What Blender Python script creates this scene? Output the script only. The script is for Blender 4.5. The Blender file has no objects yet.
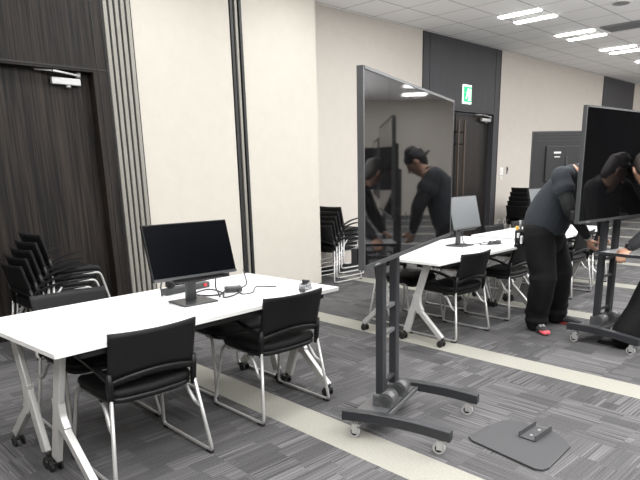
import bpy, bmesh, math, random
from mathutils import Vector, Matrix, Euler

random.seed(7)
SC = bpy.context.scene
COL = SC.collection
PI = math.pi
V = Vector
R = math.radians

# ------------------------------------------------------------------ helpers
def link(o):
    COL.objects.link(o)
    return o

def tag(o, label=None, cat=None, group=None, kind=None):
    if label: o['label'] = label
    if cat: o['category'] = cat
    if group: o['group'] = group
    if kind: o['kind'] = kind
    return o

def thing(name, label, cat, loc=(0, 0, 0), rz=0.0, group=None):
    o = bpy.data.objects.new(name, None)
    o.empty_display_size = 0.1
    link(o)
    o.location = loc
    o.rotation_euler = (0, 0, rz)
    return tag(o, label, cat, group)

def copy_tree(o, parent=None):
    c = o.copy()
    COL.objects.link(c)
    if parent is not None:
        c.parent = parent
    for ch in list(o.children):
        copy_tree(ch, c)
    return c

def dup(o, loc, rz, label, group=None):
    c = copy_tree(o)
    c.location = loc
    c.rotation_euler = (0, 0, rz)
    c['label'] = label
    if group: c['group'] = group
    return c

def fillet(pts, rad, n=5):
    pts = [V(p) for p in pts]
    out = [pts[0]]
    for i in range(1, len(pts) - 1):
        a, b, c = pts[i - 1], pts[i], pts[i + 1]
        r = rad[i] if isinstance(rad, (list, tuple)) else rad
        d1 = (a - b); d2 = (c - b)
        k = min(r, d1.length * .48, d2.length * .48)
        if k < 1e-5:
            out.append(b); continue
        p = b + d1.normalized() * k
        q = b + d2.normalized() * k
        for j in range(n + 1):
            t = j / n
            out.append((1 - t) ** 2 * p + 2 * (1 - t) * t * b + t * t * q)
    out.append(pts[-1])
    return out

class MB:
    """collects shapes into one mesh"""
    def __init__(self):
        self.bm = bmesh.new()

    def box(self, c, s, rot=None, bevel=0.0):
        M = Matrix.Translation(V(c))
        if rot is not None:
            M = M @ (rot.to_4x4() if isinstance(rot, Matrix) else Euler(rot).to_matrix().to_4x4())
        b = self.bm if bevel <= 0 else bmesh.new()
        g = bmesh.ops.create_cube(b, size=1.0, matrix=M @ Matrix.Diagonal((s[0], s[1], s[2], 1)))
        if bevel > 0:
            bmesh.ops.bevel(b, geom=list(b.edges), offset=bevel, segments=2, affect='EDGES', profile=.5)
            self.merge(b)
        return self

    def merge(self, b):
        me = bpy.data.meshes.new('tmp')
        b.to_mesh(me); b.free()
        self.bm.from_mesh(me)
        bpy.data.meshes.remove(me)

    def bar(self, a, b, w, h, side=None, bevel=0.0):
        """rectangular bar from a to b; w along 'side', h along the third axis"""
        a, b = V(a), V(b)
        d = b - a
        z = d.normalized()
        s = V(side) if side is not None else (V((0, 0, 1)).cross(z) if abs(z.z) < .95 else V((1, 0, 0)))
        s = (s - z * s.dot(z)).normalized()
        t = z.cross(s)
        rot = Matrix((s, t, z)).transposed()
        return self.box((a + b) / 2, (w, h, d.length), rot, bevel)

    def tube(self, pts, r, n=10, cap=True):
        pts = [V(p) for p in pts]
        N = len(pts)
        rr = r if isinstance(r, (list, tuple)) else [r] * N
        bm = self.bm
        tang = []
        for i in range(N):
            a = pts[max(0, i - 1)]; b = pts[min(N - 1, i + 1)]
            tang.append((b - a).normalized())
        u = tang[0].orthogonal().normalized()
        rings = []
        for i in range(N):
            t = tang[i]
            u = (u - t * u.dot(t))
            if u.length < 1e-6: u = t.orthogonal()
            u.normalize()
            v = t.cross(u)
            rings.append([bm.verts.new(pts[i] + (u * math.cos(2 * PI * k / n) + v * math.sin(2 * PI * k / n)) * rr[i]) for k in range(n)])
        for i in range(N - 1):
            for k in range(n):
                f = bm.faces.new((rings[i][k], rings[i][(k + 1) % n], rings[i + 1][(k + 1) % n], rings[i + 1][k]))
                f.smooth = True
        if cap:
            bm.faces.new(list(reversed(rings[0]))); bm.faces.new(rings[-1])
        return self

    def cyl(self, a, b, r, n=16, r2=None):
        return self.tube([a, b], [r, r if r2 is None else r2], n)

    def prism(self, poly, z0, z1, M=None, bevel=0.0):
        b = bmesh.new()
        lo = [b.verts.new((p[0], p[1], z0)) for p in poly]
        hi = [b.verts.new((p[0], p[1], z1)) for p in poly]
        n = len(poly)
        b.faces.new(list(reversed(lo))); b.faces.new(hi)
        for i in range(n):
            b.faces.new((lo[i], lo[(i + 1) % n], hi[(i + 1) % n], hi[i]))
        if bevel > 0:
            es = [e for e in b.edges if abs(e.verts[0].co.z - e.verts[1].co.z) < 1e-6]
            bmesh.ops.bevel(b, geom=es, offset=bevel, segments=2, affect='EDGES', profile=.5)
        if M is not None:
            bmesh.ops.transform(b, matrix=M, verts=b.verts)
        self.merge(b)
        return self

    def grid(self, fn, nu, nv, smooth=True, close_u=False):
        bm = self.bm
        vs = [[bm.verts.new(fn(i / nu, j / nv)) for j in range(nv + 1)] for i in range(nu + 1)]
        for i in range(nu):
            for j in range(nv):
                f = bm.faces.new((vs[i][j], vs[i + 1][j], vs[i + 1][j + 1], vs[i][j + 1]))
                f.smooth = smooth
        return vs

    def slab(self, fo, fi, nu, nv):
        """closed slab between two surfaces fo and fi (same parametrisation)"""
        bm = self.bm
        a = self.grid(fo, nu, nv)
        b = self.grid(lambda u, v: fi(u, v), nu, nv)
        def strip(p, q):
            for k in range(len(p) - 1):
                bm.faces.new((p[k], q[k], q[k + 1], p[k + 1]))
        strip([a[i][0] for i in range(nu + 1)], [b[i][0] for i in range(nu + 1)])
        strip([a[i][nv] for i in range(nu + 1)], [b[i][nv] for i in range(nu + 1)])
        strip(a[0], b[0]); strip(a[nu], b[nu])
        return self

    def sphere(self, c, r, sc=(1, 1, 1), rot=None, n=16):
        M = Matrix.Translation(V(c))
        if rot is not None: M = M @ Euler(rot).to_matrix().to_4x4()
        M = M @ Matrix.Diagonal((r * sc[0], r * sc[1], r * sc[2], 1))
        g = bmesh.ops.create_uvsphere(self.bm, u_segments=n, v_segments=max(6, n // 2), radius=1, matrix=M)
        for v in g['verts']:
            for f in v.link_faces: f.smooth = True
        return self

    def build(self, name, mat, parent=None, off=None, fix=True):
        if fix:
            bmesh.ops.recalc_face_normals(self.bm, faces=self.bm.faces)
        if off is not None:
            bmesh.ops.translate(self.bm, vec=-V(off), verts=self.bm.verts)
        me = bpy.data.meshes.new(name)
        self.bm.to_mesh(me); self.bm.free()
        me.materials.append(mat)
        o = bpy.data.objects.new(name, me)
        link(o)
        if parent is not None: o.parent = parent
        return o

# ------------------------------------------------------------------ materials
def new_mat(name):
    m = bpy.data.materials.new(name)
    m.use_nodes = True
    nt = m.node_tree
    return m, nt, nt.nodes['Principled BSDF']

def N(nt, t, **kw):
    n = nt.nodes.new(t)
    for k, v in kw.items():
        if hasattr(n, k): setattr(n, k, v)
    return n

def mth(nt, op, a, b=None, c=None):
    n = nt.nodes.new('ShaderNodeMath'); n.operation = op
    for i, x in enumerate((a, b, c)):
        if x is None: continue
        if isinstance(x, (int, float)): n.inputs[i].default_value = x
        else: nt.links.new(x, n.inputs[i])
    return n.outputs[0]

def mixc(nt, f, a, b):
    n = nt.nodes.new('ShaderNodeMix'); n.data_type = 'RGBA'
    def put(s, x):
        if isinstance(x, (int, float)): s.default_value = x
        elif isinstance(x, tuple): s.default_value = (*x[:3], 1)
        else: nt.links.new(x, s)
    put(n.inputs[0], f); put(n.inputs[6], a); put(n.inputs[7], b)
    return n.outputs[2]

def simple(name, col, rough=.5, metal=0.0, var=.08, scale=40, spec=.5, bump=0.0, bscale=300, ior=1.5):
    m, nt, b = new_mat(name)
    tc = N(nt, 'ShaderNodeTexCoord')
    nz = N(nt, 'ShaderNodeTexNoise'); nz.inputs['Scale'].default_value = scale; nz.inputs['Detail'].default_value = 3
    nt.links.new(tc.outputs['Object'], nz.inputs['Vector'])
    lo = tuple(c * (1 - var) for c in col); hi = tuple(min(1, c * (1 + var)) for c in col)
    nt.links.new(mixc(nt, nz.outputs['Fac'], lo, hi), b.inputs['Base Color'])
    b.inputs['Roughness'].default_value = rough
    b.inputs['Metallic'].default_value = metal
    b.inputs['Specular IOR Level'].default_value = spec
    b.inputs['IOR'].default_value = ior
    if bump > 0:
        n2 = N(nt, 'ShaderNodeTexNoise'); n2.inputs['Scale'].default_value = bscale
        nt.links.new(tc.outputs['Object'], n2.inputs['Vector'])
        bp = N(nt, 'ShaderNodeBump'); bp.inputs['Strength'].default_value = bump; bp.inputs['Distance'].default_value = .002
        nt.links.new(n2.outputs['Fac'], bp.inputs['Height'])
        nt.links.new(bp.outputs['Normal'], b.inputs['Normal'])
    return m

def emis(name, col, s):
    m, nt, b = new_mat(name)
    b.inputs['Base Color'].default_value = (*col, 1)
    b.inputs['Emission Color'].default_value = (*col, 1)
    b.inputs['Emission Strength'].default_value = s
    return m

def wood_mat(name, dark=(.006, .0055, .0055), light=(.046, .036, .029), rough=.5):
    m, nt, b = new_mat(name)
    tc = N(nt, 'ShaderNodeTexCoord')
    mp = N(nt, 'ShaderNodeMapping'); mp.inputs['Scale'].default_value = (75, 75, 1.3)
    nt.links.new(tc.outputs['Object'], mp.inputs['Vector'])
    nz = N(nt, 'ShaderNodeTexNoise'); nz.inputs['Scale'].default_value = 1.0; nz.inputs['Detail'].default_value = 5; nz.inputs['Roughness'].default_value = .62
    nt.links.new(mp.outputs[0], nz.inputs['Vector'])
    mp2 = N(nt, 'ShaderNodeMapping'); mp2.inputs['Scale'].default_value = (9, 9, .35)
    nt.links.new(tc.outputs['Object'], mp2.inputs['Vector'])
    n2 = N(nt, 'ShaderNodeTexNoise'); n2.inputs['Scale'].default_value = 1.0
    nt.links.new(mp2.outputs[0], n2.inputs['Vector'])
    f = mth(nt, 'MULTIPLY', mth(nt, 'ADD', mth(nt, 'MULTIPLY', mth(nt, 'SUBTRACT', nz.outputs['Fac'], .5), 3.2), mth(nt, 'MULTIPLY', mth(nt, 'SUBTRACT', n2.outputs['Fac'], .3), 1.5)), .8)
    n = nt.nodes.new('ShaderNodeClamp'); nt.links.new(f, n.inputs[0])
    nt.links.new(mixc(nt, n.outputs[0], dark, light), b.inputs['Base Color'])
    b.inputs['Roughness'].default_value = rough
    b.inputs['Specular IOR Level'].default_value = .2
    return m

def carpet_mat():
    m, nt, b = new_mat('carpet_tiles')
    tc = N(nt, 'ShaderNodeTexCoord')
    sp = N(nt, 'ShaderNodeSeparateXYZ'); nt.links.new(tc.outputs['Object'], sp.inputs[0])
    x, y = sp.outputs[0], sp.outputs[1]
    T = .5
    cx = mth(nt, 'FLOOR', mth(nt, 'DIVIDE', x, T)); cy = mth(nt, 'FLOOR', mth(nt, 'DIVIDE', y, T))
    def cmb(a, b_, c=0.0):
        n = N(nt, 'ShaderNodeCombineXYZ')
        for i, q in enumerate((a, b_, c)):
            if isinstance(q, (int, float)): n.inputs[i].default_value = q
            else: nt.links.new(q, n.inputs[i])
        return n.outputs[0]
    def wn(v):
        n = N(nt, 'ShaderNodeTexWhiteNoise'); n.noise_dimensions = '3D'
        nt.links.new(v, n.inputs['Vector']); return n.outputs['Value']
    h = wn(cmb(cx, cy, 3.3))
    ori = mth(nt, 'GREATER_THAN', h, .62)
    # s runs across the stripes, t along them
    def sel(a, b_):
        return mth(nt, 'ADD', mth(nt, 'MULTIPLY', a, mth(nt, 'SUBTRACT', 1.0, ori)), mth(nt, 'MULTIPLY', b_, ori))
    s = sel(y, x); t = sel(x, y)
    plank = mth(nt, 'FLOOR', mth(nt, 'DIVIDE', s, .1))
    half = mth(nt, 'FLOOR', mth(nt, 'DIVIDE', mth(nt, 'ADD', t, mth(nt, 'MULTIPLY', wn(cmb(plank, cx, cy)), .25)), .25))
    p = wn(cmb(plank, half, mth(nt, 'ADD', mth(nt, 'MULTIPLY', h, 50.0), 1.0)))
    tone_t = wn(cmb(cx, cy, 9.1))
    ln = N(nt, 'ShaderNodeTexNoise'); ln.inputs['Scale'].default_value = 1.0; ln.inputs['Detail'].default_value = 1.0
    nt.links.new(cmb(mth(nt, 'MULTIPLY', s, 105.0), mth(nt, 'MULTIPLY', t, 1.6), mth(nt, 'ADD', mth(nt, 'MULTIPLY', h, 40.0), mth(nt, 'MULTIPLY', p, 9.0))), ln.inputs['Vector'])
    pile = N(nt, 'ShaderNodeTexNoise'); pile.inputs['Scale'].default_value = 170.0; pile.inputs['Detail'].default_value = 3.0
    nt.links.new(tc.outputs['Object'], pile.inputs['Vector'])
    mk = N(nt, 'ShaderNodeMapRange'); mk.inputs['From Min'].default_value = .25; mk.inputs['From Max'].default_value = .8
    mk.inputs['To Min'].default_value = .35; mk.inputs['To Max'].default_value = 1.9
    nt.links.new(p, mk.inputs['Value'])
    f = mth(nt, 'ADD', mth(nt, 'MULTIPLY', mth(nt, 'SUBTRACT', p, .5), .30), .46)
    f = mth(nt, 'ADD', f, mth(nt, 'MULTIPLY', mth(nt, 'SUBTRACT', tone_t, .5), .20))
    f = mth(nt, 'ADD', f, mth(nt, 'MULTIPLY', mth(nt, 'SUBTRACT', ln.outputs['Fac'], .5), mk.outputs[0]))
    f = mth(nt, 'ADD', f, mth(nt, 'MULTIPLY', mth(nt, 'SUBTRACT', pile.outputs['Fac'], .5), .9))
    cl = nt.nodes.new('ShaderNodeClamp'); nt.links.new(f, cl.inputs[0])
    grey = mixc(nt, cl.outputs[0], (.020, .0198, .0208), (.160, .157, .160))
    # pale bands every 1.8 m
    fr = mth(nt, 'FRACT', mth(nt, 'DIVIDE', mth(nt, 'ADD', x, 1.8 * 10 - 2.0), 1.8))
    band = mth(nt, 'LESS_THAN', fr, .25 / 1.8)
    bn = N(nt, 'ShaderNodeTexNoise'); bn.inputs['Scale'].default_value = 110.0; bn.inputs['Detail'].default_value = 4
    nt.links.new(tc.outputs['Object'], bn.inputs['Vector'])
    cream = mixc(nt, bn.outputs['Fac'], (.19, .187, .16), (.36, .355, .315))
    nt.links.new(mixc(nt, band, grey, cream), b.inputs['Base Color'])
    b.inputs['Roughness'].default_value = .95
    b.inputs['Specular IOR Level'].default_value = .15
    bp = N(nt, 'ShaderNodeBump'); bp.inputs['Strength'].default_value = .35; bp.inputs['Distance'].default_value = .003
    nt.links.new(mth(nt, 'ADD', ln.outputs['Fac'], pile.outputs['Fac']), bp.inputs['Height'])
    nt.links.new(bp.outputs['Normal'], b.inputs['Normal'])
    return m

def ceiling_mat():
    m, nt, b = new_mat('ceiling_tiles')
    tc = N(nt, 'ShaderNodeTexCoord')
    sp = N(nt, 'ShaderNodeSeparateXYZ'); nt.links.new(tc.outputs['Object'], sp.inputs[0])
    T = .6
    def lines(c, off, w=.011):
        fr = mth(nt, 'FRACT', mth(nt, 'DIVIDE', mth(nt, 'ADD', c, 60 - off), T))
        return mth(nt, 'LESS_THAN', fr, w / T)
    g = mth(nt, 'MAXIMUM', lines(sp.outputs[0], 7.85), lines(sp.outputs[1], 4.23, .013))
    nz = N(nt, 'ShaderNodeTexNoise'); nz.inputs['Scale'].default_value = 90; nz.inputs['Detail'].default_value = 6
    nt.links.new(tc.outputs['Object'], nz.inputs['Vector'])
    c = mixc(nt, nz.outputs['Fac'], (.84, .84, .85), (.93, .93, .94))
    nt.links.new(mixc(nt, g, c, (.30, .30, .30)), b.inputs['Base Color'])
    b.inputs['Roughness'].default_value = .9
    return m

def wall_mat(name, col):
    m, nt, b = new_mat(name)
    tc = N(nt, 'ShaderNodeTexCoord')
    nz = N(nt, 'ShaderNodeTexNoise'); nz.inputs['Scale'].default_value = 7; nz.inputs['Detail'].default_value = 8; nz.inputs['Roughness'].default_value = .7
    nt.links.new(tc.outputs['Object'], nz.inputs['Vector'])
    nt.links.new(mixc(nt, nz.outputs['Fac'], tuple(c * .93 for c in col), tuple(c * 1.07 for c in col)), b.inputs['Base Color'])
    b.inputs['Roughness'].default_value = .8
    n2 = N(nt, 'ShaderNodeTexNoise'); n2.inputs['Scale'].default_value = 60; n2.inputs['Detail'].default_value = 6
    nt.links.new(tc.outputs['Object'], n2.inputs['Vector'])
    bp = N(nt, 'ShaderNodeBump'); bp.inputs['Strength'].default_value = .25; bp.inputs['Distance'].default_value = .004
    nt.links.new(n2.outputs['Fac'], bp.inputs['Height']); nt.links.new(bp.outputs['Normal'], b.inputs['Normal'])
    return m

MAT = dict(
    carpet=carpet_mat(), ceiling=ceiling_mat(),
    cream=wall_mat('cream_wallcovering', (.525, .50, .445)),
    cream2=wall_mat('beige_wallcovering', (.545, .51, .465)),
    wood=wood_mat('dark_wood_veneer'),
    panel=wood_mat('charcoal_wood_panel', (.050, .050, .056), (.064, .064, .070), .5),
    doorwood=wood_mat('dark_door_veneer', (.013, .012, .012), (.040, .035, .032), .4),
    alu=simple('brushed_aluminium_strip', (.25, .24, .215), .5, .3, .12),
    seam=simple('black_seam', (.012, .012, .013), .5),
    chrome=simple('satin_chrome', (.46, .46, .455), .32, .45, .05),
    silver=simple('silver_painted_steel', (.56, .56, .55), .35, .35, .04),
    black=simple('black_plastic', (.006, .006, .0065), .45, 0, .15, spec=.35),
    mesh=simple('black_mesh_fabric', (.0055, .0055, .006), .6, 0, .2, 200, bump=.3, bscale=900, spec=.3),
    seat=simple('black_seat_fabric', (.0045, .0045, .005), .6, 0, .2, 150, bump=.3, bscale=700, spec=.25),
    white=simple('white_laminate', (.86, .86, .87), .32, 0, .015, 4),
    edge=simple('white_edge_band', (.78, .78, .77), .4, 0, .02),
    tvframe=simple('grey_black_metal_bezel', (.070, .073, .075), .4, .35, .06),
    tvback=simple('black_back_housing', (.0085, .009, .0105), .5, 0, .1),
    cart=simple('charcoal_powder_coat', (.024, .0255, .029), .40, .1, .06, spec=.5),
    plate=simple('dark_grey_steel_plate', (.060, .060, .064), .5, .2, .05),
    grey=simple('mid_grey_metal', (.30, .31, .32), .4, .4, .05),
    rung=simple('dark_grey_rung', (.12, .12, .125), .4, .2),
    knuckle=simple('glossy_charcoal_plastic', (.075, .077, .08), .3, 0, .06),
    rubber=simple('black_rubber', (.010, .010, .010), .6),
    caster=simple('grey_caster_wheel', (.36, .36, .355), .4, 0, .08),
    cable=simple('dark_grey_cable', (.035, .035, .036), .5),
    red=simple('red_switch', (.75, .03, .03), .35),
    greyscreen=simple('grey_matte_screen', (.080, .090, .096), .35, 0, .03, 3),
    wbronze=simple('brown_wood_bar', (.075, .052, .040), .4, .2, .2),
    closer=simple('silver_door_closer', (.42, .42, .42), .35, .4, .04),
    plastic=simple('white_plastic_plate', (.80, .79, .76), .4, 0, .02),
    glow=emis('lit_lamp_tube', (1, .99, .97), 20),
    green=emis('lit_green_sign', (.01, .50, .20), .9),
    signwhite=emis('lit_white_sign', (.85, .95, .85), 1.0),
    skin=simple('skin', (.50, .29, .20), .5, 0, .08, 20),
    hair=simple('black_hair', (.012, .010, .009), .5, 0, .3, 90),
    hair2=simple('brown_black_hair', (.040, .032, .028), .5, 0, .4, 90),
    tee=simple('charcoal_navy_cotton', (.017, .022, .028), .85, 0, .15, 12, bump=.3, bscale=40),
    armsl=simple('black_stretch_sleeve', (.0065, .0075, .009), .8, 0, .1, 12),
    trouser=simple('black_twill_trousers', (.0055, .0055, .006), .85, 0, .25, 10, spec=.2, bump=.5, bscale=25),
    sweat=simple('dark_grey_sweatshirt', (.018, .019, .021), .9, 0, .12, 12, bump=.4, bscale=30),
    shoe=simple('charcoal_shoe_mesh', (.03, .03, .033), .7, 0, .2, 80),
    pink=simple('coral_pink_rubber', (.75, .10, .13), .5),
    redsole=simple('dark_red_rubber', (.28, .03, .03), .5),
    lace=simple('white_lace', (.8, .8, .8), .7),
    yellow=simple('yellow_plastic', (.8, .45, .05), .4),
    eye=simple('eye_dark', (.02, .015, .012), .1),
    tape=simple('paper_label', (.75, .75, .73), .6),
    greenwire=simple('green_wire', (.02, .20, .12), .5),
)
def screen_mat():
    m, nt, b = new_mat('glossy_black_screen')
    tc = N(nt, 'ShaderNodeTexCoord')
    nz = N(nt, 'ShaderNodeTexNoise'); nz.inputs['Scale'].default_value = 2
    nt.links.new(tc.outputs['Object'], nz.inputs['Vector'])
    nt.links.new(mixc(nt, nz.outputs['Fac'], (.003, .003, .0035), (.005, .005, .0055)), b.inputs['Base Color'])
    b.inputs['Roughness'].default_value = .035
    b.inputs['IOR'].default_value = 1.62
    return m
MAT['screen'] = screen_mat()
MAT['monscreen'] = simple('matte_black_monitor_screen', (.002, .0025, .0035), .3, 0, .1, 3, spec=.06)

# ------------------------------------------------------------------ room shell
CEIL = 3.52
YB = 6.10      # back wall
YP = 5.60      # partition panel plane
X0, X1 = -4.0, 18.6
Y0 = -7.0
def struct(name, mb, mat, parent=None):
    o = mb.build(name, mat, parent)
    if parent is None: o['kind'] = 'structure'
    return o

struct('floor', MB().box(((X0 + X1) / 2, (Y0 + YB) / 2, -.05), (X1 - X0 + .4, YB - Y0 + .8, .1)), MAT['carpet'])
struct('ceiling', MB().box(((X0 + X1) / 2, (Y0 + YB) / 2, CEIL + .05), (X1 - X0 + .4, YB - Y0 + .8, .1)), MAT['ceiling'])
struct('wall_left', MB().box((X0 - .05, (Y0 + YB) / 2, CEIL / 2), (.1, YB - Y0 + .8, CEIL)), MAT['cream2'])
struct('wall_right', MB().box((X1 + .05, (-1.2 + YB) / 2, CEIL / 2), (.1, YB + 1.2 + .8, CEIL)), MAT['cream2'])
struct('wall_right_panelling', MB().box((X1 + .05, (Y0 - 1.6) / 2, CEIL / 2), (.1, -1.6 - Y0, CEIL)), MAT['wood'])
struct('wall_front', MB().box(((X0 + 9.5) / 2, Y0 - .05, CEIL / 2), (9.5 - X0, .1, CEIL)), MAT['cream2'])
struct('wall_front_panelling', MB().box(((9.5 + X1) / 2, Y0 - .05, CEIL / 2), (X1 - 9.5, .1, CEIL)), MAT['wood'])
# back wall, with the double door recess between 7.95 and 10.0
w = MB()
w.box(((5.0 + 7.86) / 2, YB + .1, CEIL / 2), (2.86, .2, CEIL))
w.box(((10.17 + X1) / 2, YB + .1, CEIL / 2), (X1 - 10.17, .2, CEIL))
struct('wall_back', w, MAT['cream2'])
# charcoal wood surround of the exit door
w = MB()
w.box(((7.86 + 10.17) / 2, YB + .09, (2.40 + CEIL) / 2), (2.31, .2, CEIL - 2.40))
w.box((7.905, YB + .09, 1.2), (.09, .2, 2.4))
w.box((10.085, YB + .09, 1.2), (.17, .2, 2.4))
struct('wall_back_panelling', w, MAT['panel'])
w = MB()
w.box((10.0, YB - .012, (2.44 + CEIL) / 2), (.008, .006, CEIL - 2.44))
w.box((8.03, YB - .012, (2.44 + CEIL) / 2), (.008, .006, CEIL - 2.44))
w.box((9.015, YB - .012, 2.44), (2.31, .006, .012))
w.box((10.172, YB - .006, CEIL / 2), (.014, .02, CEIL))
w.box((7.858, YB - .006, CEIL / 2), (.014, .02, CEIL))
struct('trim_1', w, MAT['seam'])
# far charcoal panel
struct('trim_2', MB().box((15.8, YB - .005, CEIL / 2), (1.95, .03, CEIL)), MAT['panel'])
# baseboards
w = MB()
w.box(((5.0 + 7.86) / 2, YB - .006, .05), (2.86, .012, .10))
w.box(((10.17 + X1) / 2, YB - .006, .05), (X1 - 10.17, .012, .10))
struct('baseboard_back', w, MAT['seam'])

# exit double door
d = struct('door_2', MB().box((9.475, YB + .12, 1.19), (1.04, .04, 2.38)).box((8.445, YB + .12, 1.19), (.98, .04, 2.38)), MAT['doorwood'])
struct('door_gap', MB().box((8.945, YB + .105, 1.19), (.012, .03, 2.38)), MAT['seam'], d)
for hx in (8.862, 9.045):
    h = MB()
    h.box((hx, YB - .02, 1.33), (.035, .03, 1.86), None, .006)
    hb = h.build('handle', MAT['wbronze'], d)
    m = MB()
    for hz in (2.06, 1.86, .8, .6):
        m.cyl((hx, YB - .01, hz), (hx, YB + .10, hz), .011, 10)
    m.build('handle_mount', MAT['black'], hb)
def closer(x0, x1, z, y, parent):
    m = MB().box(((x0 * .35 + x1 * .65), y - .04, z - .07), ((x1 - x0) * .66, .05, .058), None, .006)
    m.cyl((x0 * .3 + x1 * .7, y - .04, z - .12), (x0 * .3 + x1 * .7, y - .04, z - .10), .022, 12)
    c = m.build('door_closer', MAT['closer'], parent)
    a = MB().bar((x1 - .02, y - .05, z - .012), (x0 + .12, y - .10, z + .004), .03, .014)
    a.bar((x0 + .16, y - .10, z + .004), (x0, y - .02, z + .012), .026, .012)
    a.cyl((x1 - .02, y - .05, z - .035), (x1 - .02, y - .05, z + .01), .022, 12)
    a.build('closer_arm', MAT['closer'], c)
closer(9.52, 9.98, 2.37, YB + .09, d)

# left: wood wall with door, aluminium ribs, cream partition panels
w = MB()
w.box(((X0 + 2.55) / 2, YP + .15, (2.325 + CEIL) / 2), (2.55 - X0, .3, CEIL - 2.325))
w.box((2.485, YP + .15, 2.325 / 2), (.13, .3, 2.325))
w.box(((X0 + .35) / 2, YP + .15, 2.325 / 2), (.35 - X0, .3, 2.325))
struct('wall_back_wood', w, MAT['wood'])
w = MB()
w.box(((X0 + 2.55) / 2, YP - .003, 2.35), (2.55 - X0, .008, .010))
w.box((2.46, YP - .003, (2.35 + CEIL) / 2), (.007, .008, CEIL - 2.35))
w.box((2.475, YP - .003, 2.35 / 2), (.006, .008, 2.35))
struct('trim_3', w, MAT['seam'])
d = struct('door_1', MB().box((1.385, YP + .14, 1.16), (2.07, .05, 2.32)), MAT['wood'])
struct('door_gap', MB().box((.36, YP + .11, 1.17), (.012, .02, 2.34)), MAT['seam'], d)
closer(1.955, 2.33, 2.305, YP + .115, d)
w = MB()
xs = [2.555 + .0545 * k for k in range(5)]
for x in xs:
    w.box((x + .026, YP + .02, CEIL / 2), (.036, .09, CEIL), None, .005)
struct('trim_4', w, MAT['alu'])
w = MB().box((2.69, YP + .12, CEIL / 2), (.30, .2, CEIL))
for x in xs + [xs[-1] + .0545]:
    w.box((x, YP + .02, CEIL / 2), (.014, .05, CEIL))
struct('trim_5', w, MAT['seam'])
def partition(n, xa, xb):
    m = MB().box(((xa + xb) / 2, YP + .05, CEIL / 2 + .004), (xb - xa, .1, CEIL - .012), None, .004)
    struct(n, m, MAT['cream'])
partition('wall_partition', 2.815, 3.92)
partition('wall_partition_end', 4.075, 5.14)
struct('trim_6', MB().box((3.997, YP + .06, CEIL / 2), (.155, .06, CEIL)).box((3.945, YP + .015, CEIL / 2), (.03, .05, CEIL)).box((4.057, YP + .015, CEIL / 2), (.03, .05, CEIL)), MAT['seam'])
struct('trim_7', MB().box((4.008, YP + .02, CEIL / 2), (.034, .05, CEIL), None, .006), MAT['alu'])
struct('wall_partition_return', MB().box((5.11, YP + .30, CEIL / 2), (.06, .42, CEIL)), MAT['cream'])

# ------------------------------------------------------------------ ceiling fittings
lx = [8.20, 9.95, 11.72, 13.50, 15.27, 17.05]
lab = ['twin-tube ceiling light over the exit door end, first of its row',
       'twin-tube ceiling light second along the row, level with the black air vent',
       'twin-tube ceiling light third along the row, just past the air vent',
       'twin-tube ceiling light fourth along the row, above the second television',
       'twin-tube ceiling light fifth along the row toward the far end',
       'twin-tube ceiling light sixth and last of the row, by the far end wall']
proto = None
for i, x in enumerate(lx):
    if proto is None:
        t = thing('ceiling_light', lab[0], 'light', (x, 4.53, CEIL), 0, 'twin-tube lights in a row on the ceiling')
        m = MB()
        for s in (-1, 1):
            m.box((s * .225, 0, -.006), (.15, .64, .012), None, .003)
        m.build('housing', MAT['plastic'], t)
        for s in (-1, 1):
            MB().box((s * .225, 0, -.018), (.11, .61, .016), None, .006).build('lamp_tube', MAT['glow'], t)
        proto = t
    else:
        dup(proto, (x, 4.53, CEIL), 0, lab[i])
t = thing('air_vent', 'dark slatted square air vent set in the ceiling', 'vent', (9.9, 3.83, CEIL), 0)
MB().box((0, 0, -.004), (.44, .58, .008)).build('backing', MAT['seam'], t)
m = MB()
for s in (-1, 1):
    m.box((s * .21, 0, -.010), (.025, .58, .012)); m.box((0, s * .28, -.010), (.44, .025, .012))
m.build('frame', MAT['grey'], t)
m = MB()
for k in range(9):
    m.box((-.17 + k * .0425, 0, -.012), (.012, .54, .014), (0, R(30), 0))
m.build('louvre', MAT['grey'], t)
t = thing('ceiling_speaker', 'round grey speaker grille in the ceiling by the top edge', 'speaker', (8.50, 3.36, CEIL), 0)
m = MB(); m.cyl((0, 0, -.012), (0, 0, 0), .13, 28); m.build('ring', MAT['plastic'], t)
m = MB(); m.cyl((0, 0, -.016), (0, 0, -.011), .105, 28); m.build('grille', MAT['grey'], t)

# the other rows of ceiling lights (outside the frame) are plain area lamps
def lamp(x, y, power, sx=.56, sy=.62):
    l = bpy.data.lights.new('ceiling_lamp', 'AREA'); l.shape = 'RECTANGLE'; l.size = sx; l.size_y = sy
    l.energy = power; l.color = (1, .993, .982)
    o = bpy.data.objects.new('ceiling_lamp', l); link(o); o.location = (x, y, CEIL - .03)
for x in [8.17 - 1.78 * k for k in range(1, 6)]:
    lamp(x, 4.53, 26)
for y in (2.53, .53, -1.47, -3.5):
    for k in range(0, 11, 1):
        lamp(17.05 - 1.78 * k, y, 37)

for x in (1.0, 7.5, 14.0):  # added upward fill lamps out of view, only to brighten the ceiling
    l = bpy.data.lights.new('fill_uplight', 'AREA'); l.shape = 'RECTANGLE'; l.size = 5; l.size_y = 4
    l.energy = 400; l.color = (1, .99, .98)
    o = bpy.data.objects.new('fill_uplight', l); link(o); o.location = (x, -1.2, 2.3); o.rotation_euler = (PI, 0, 0)

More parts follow.
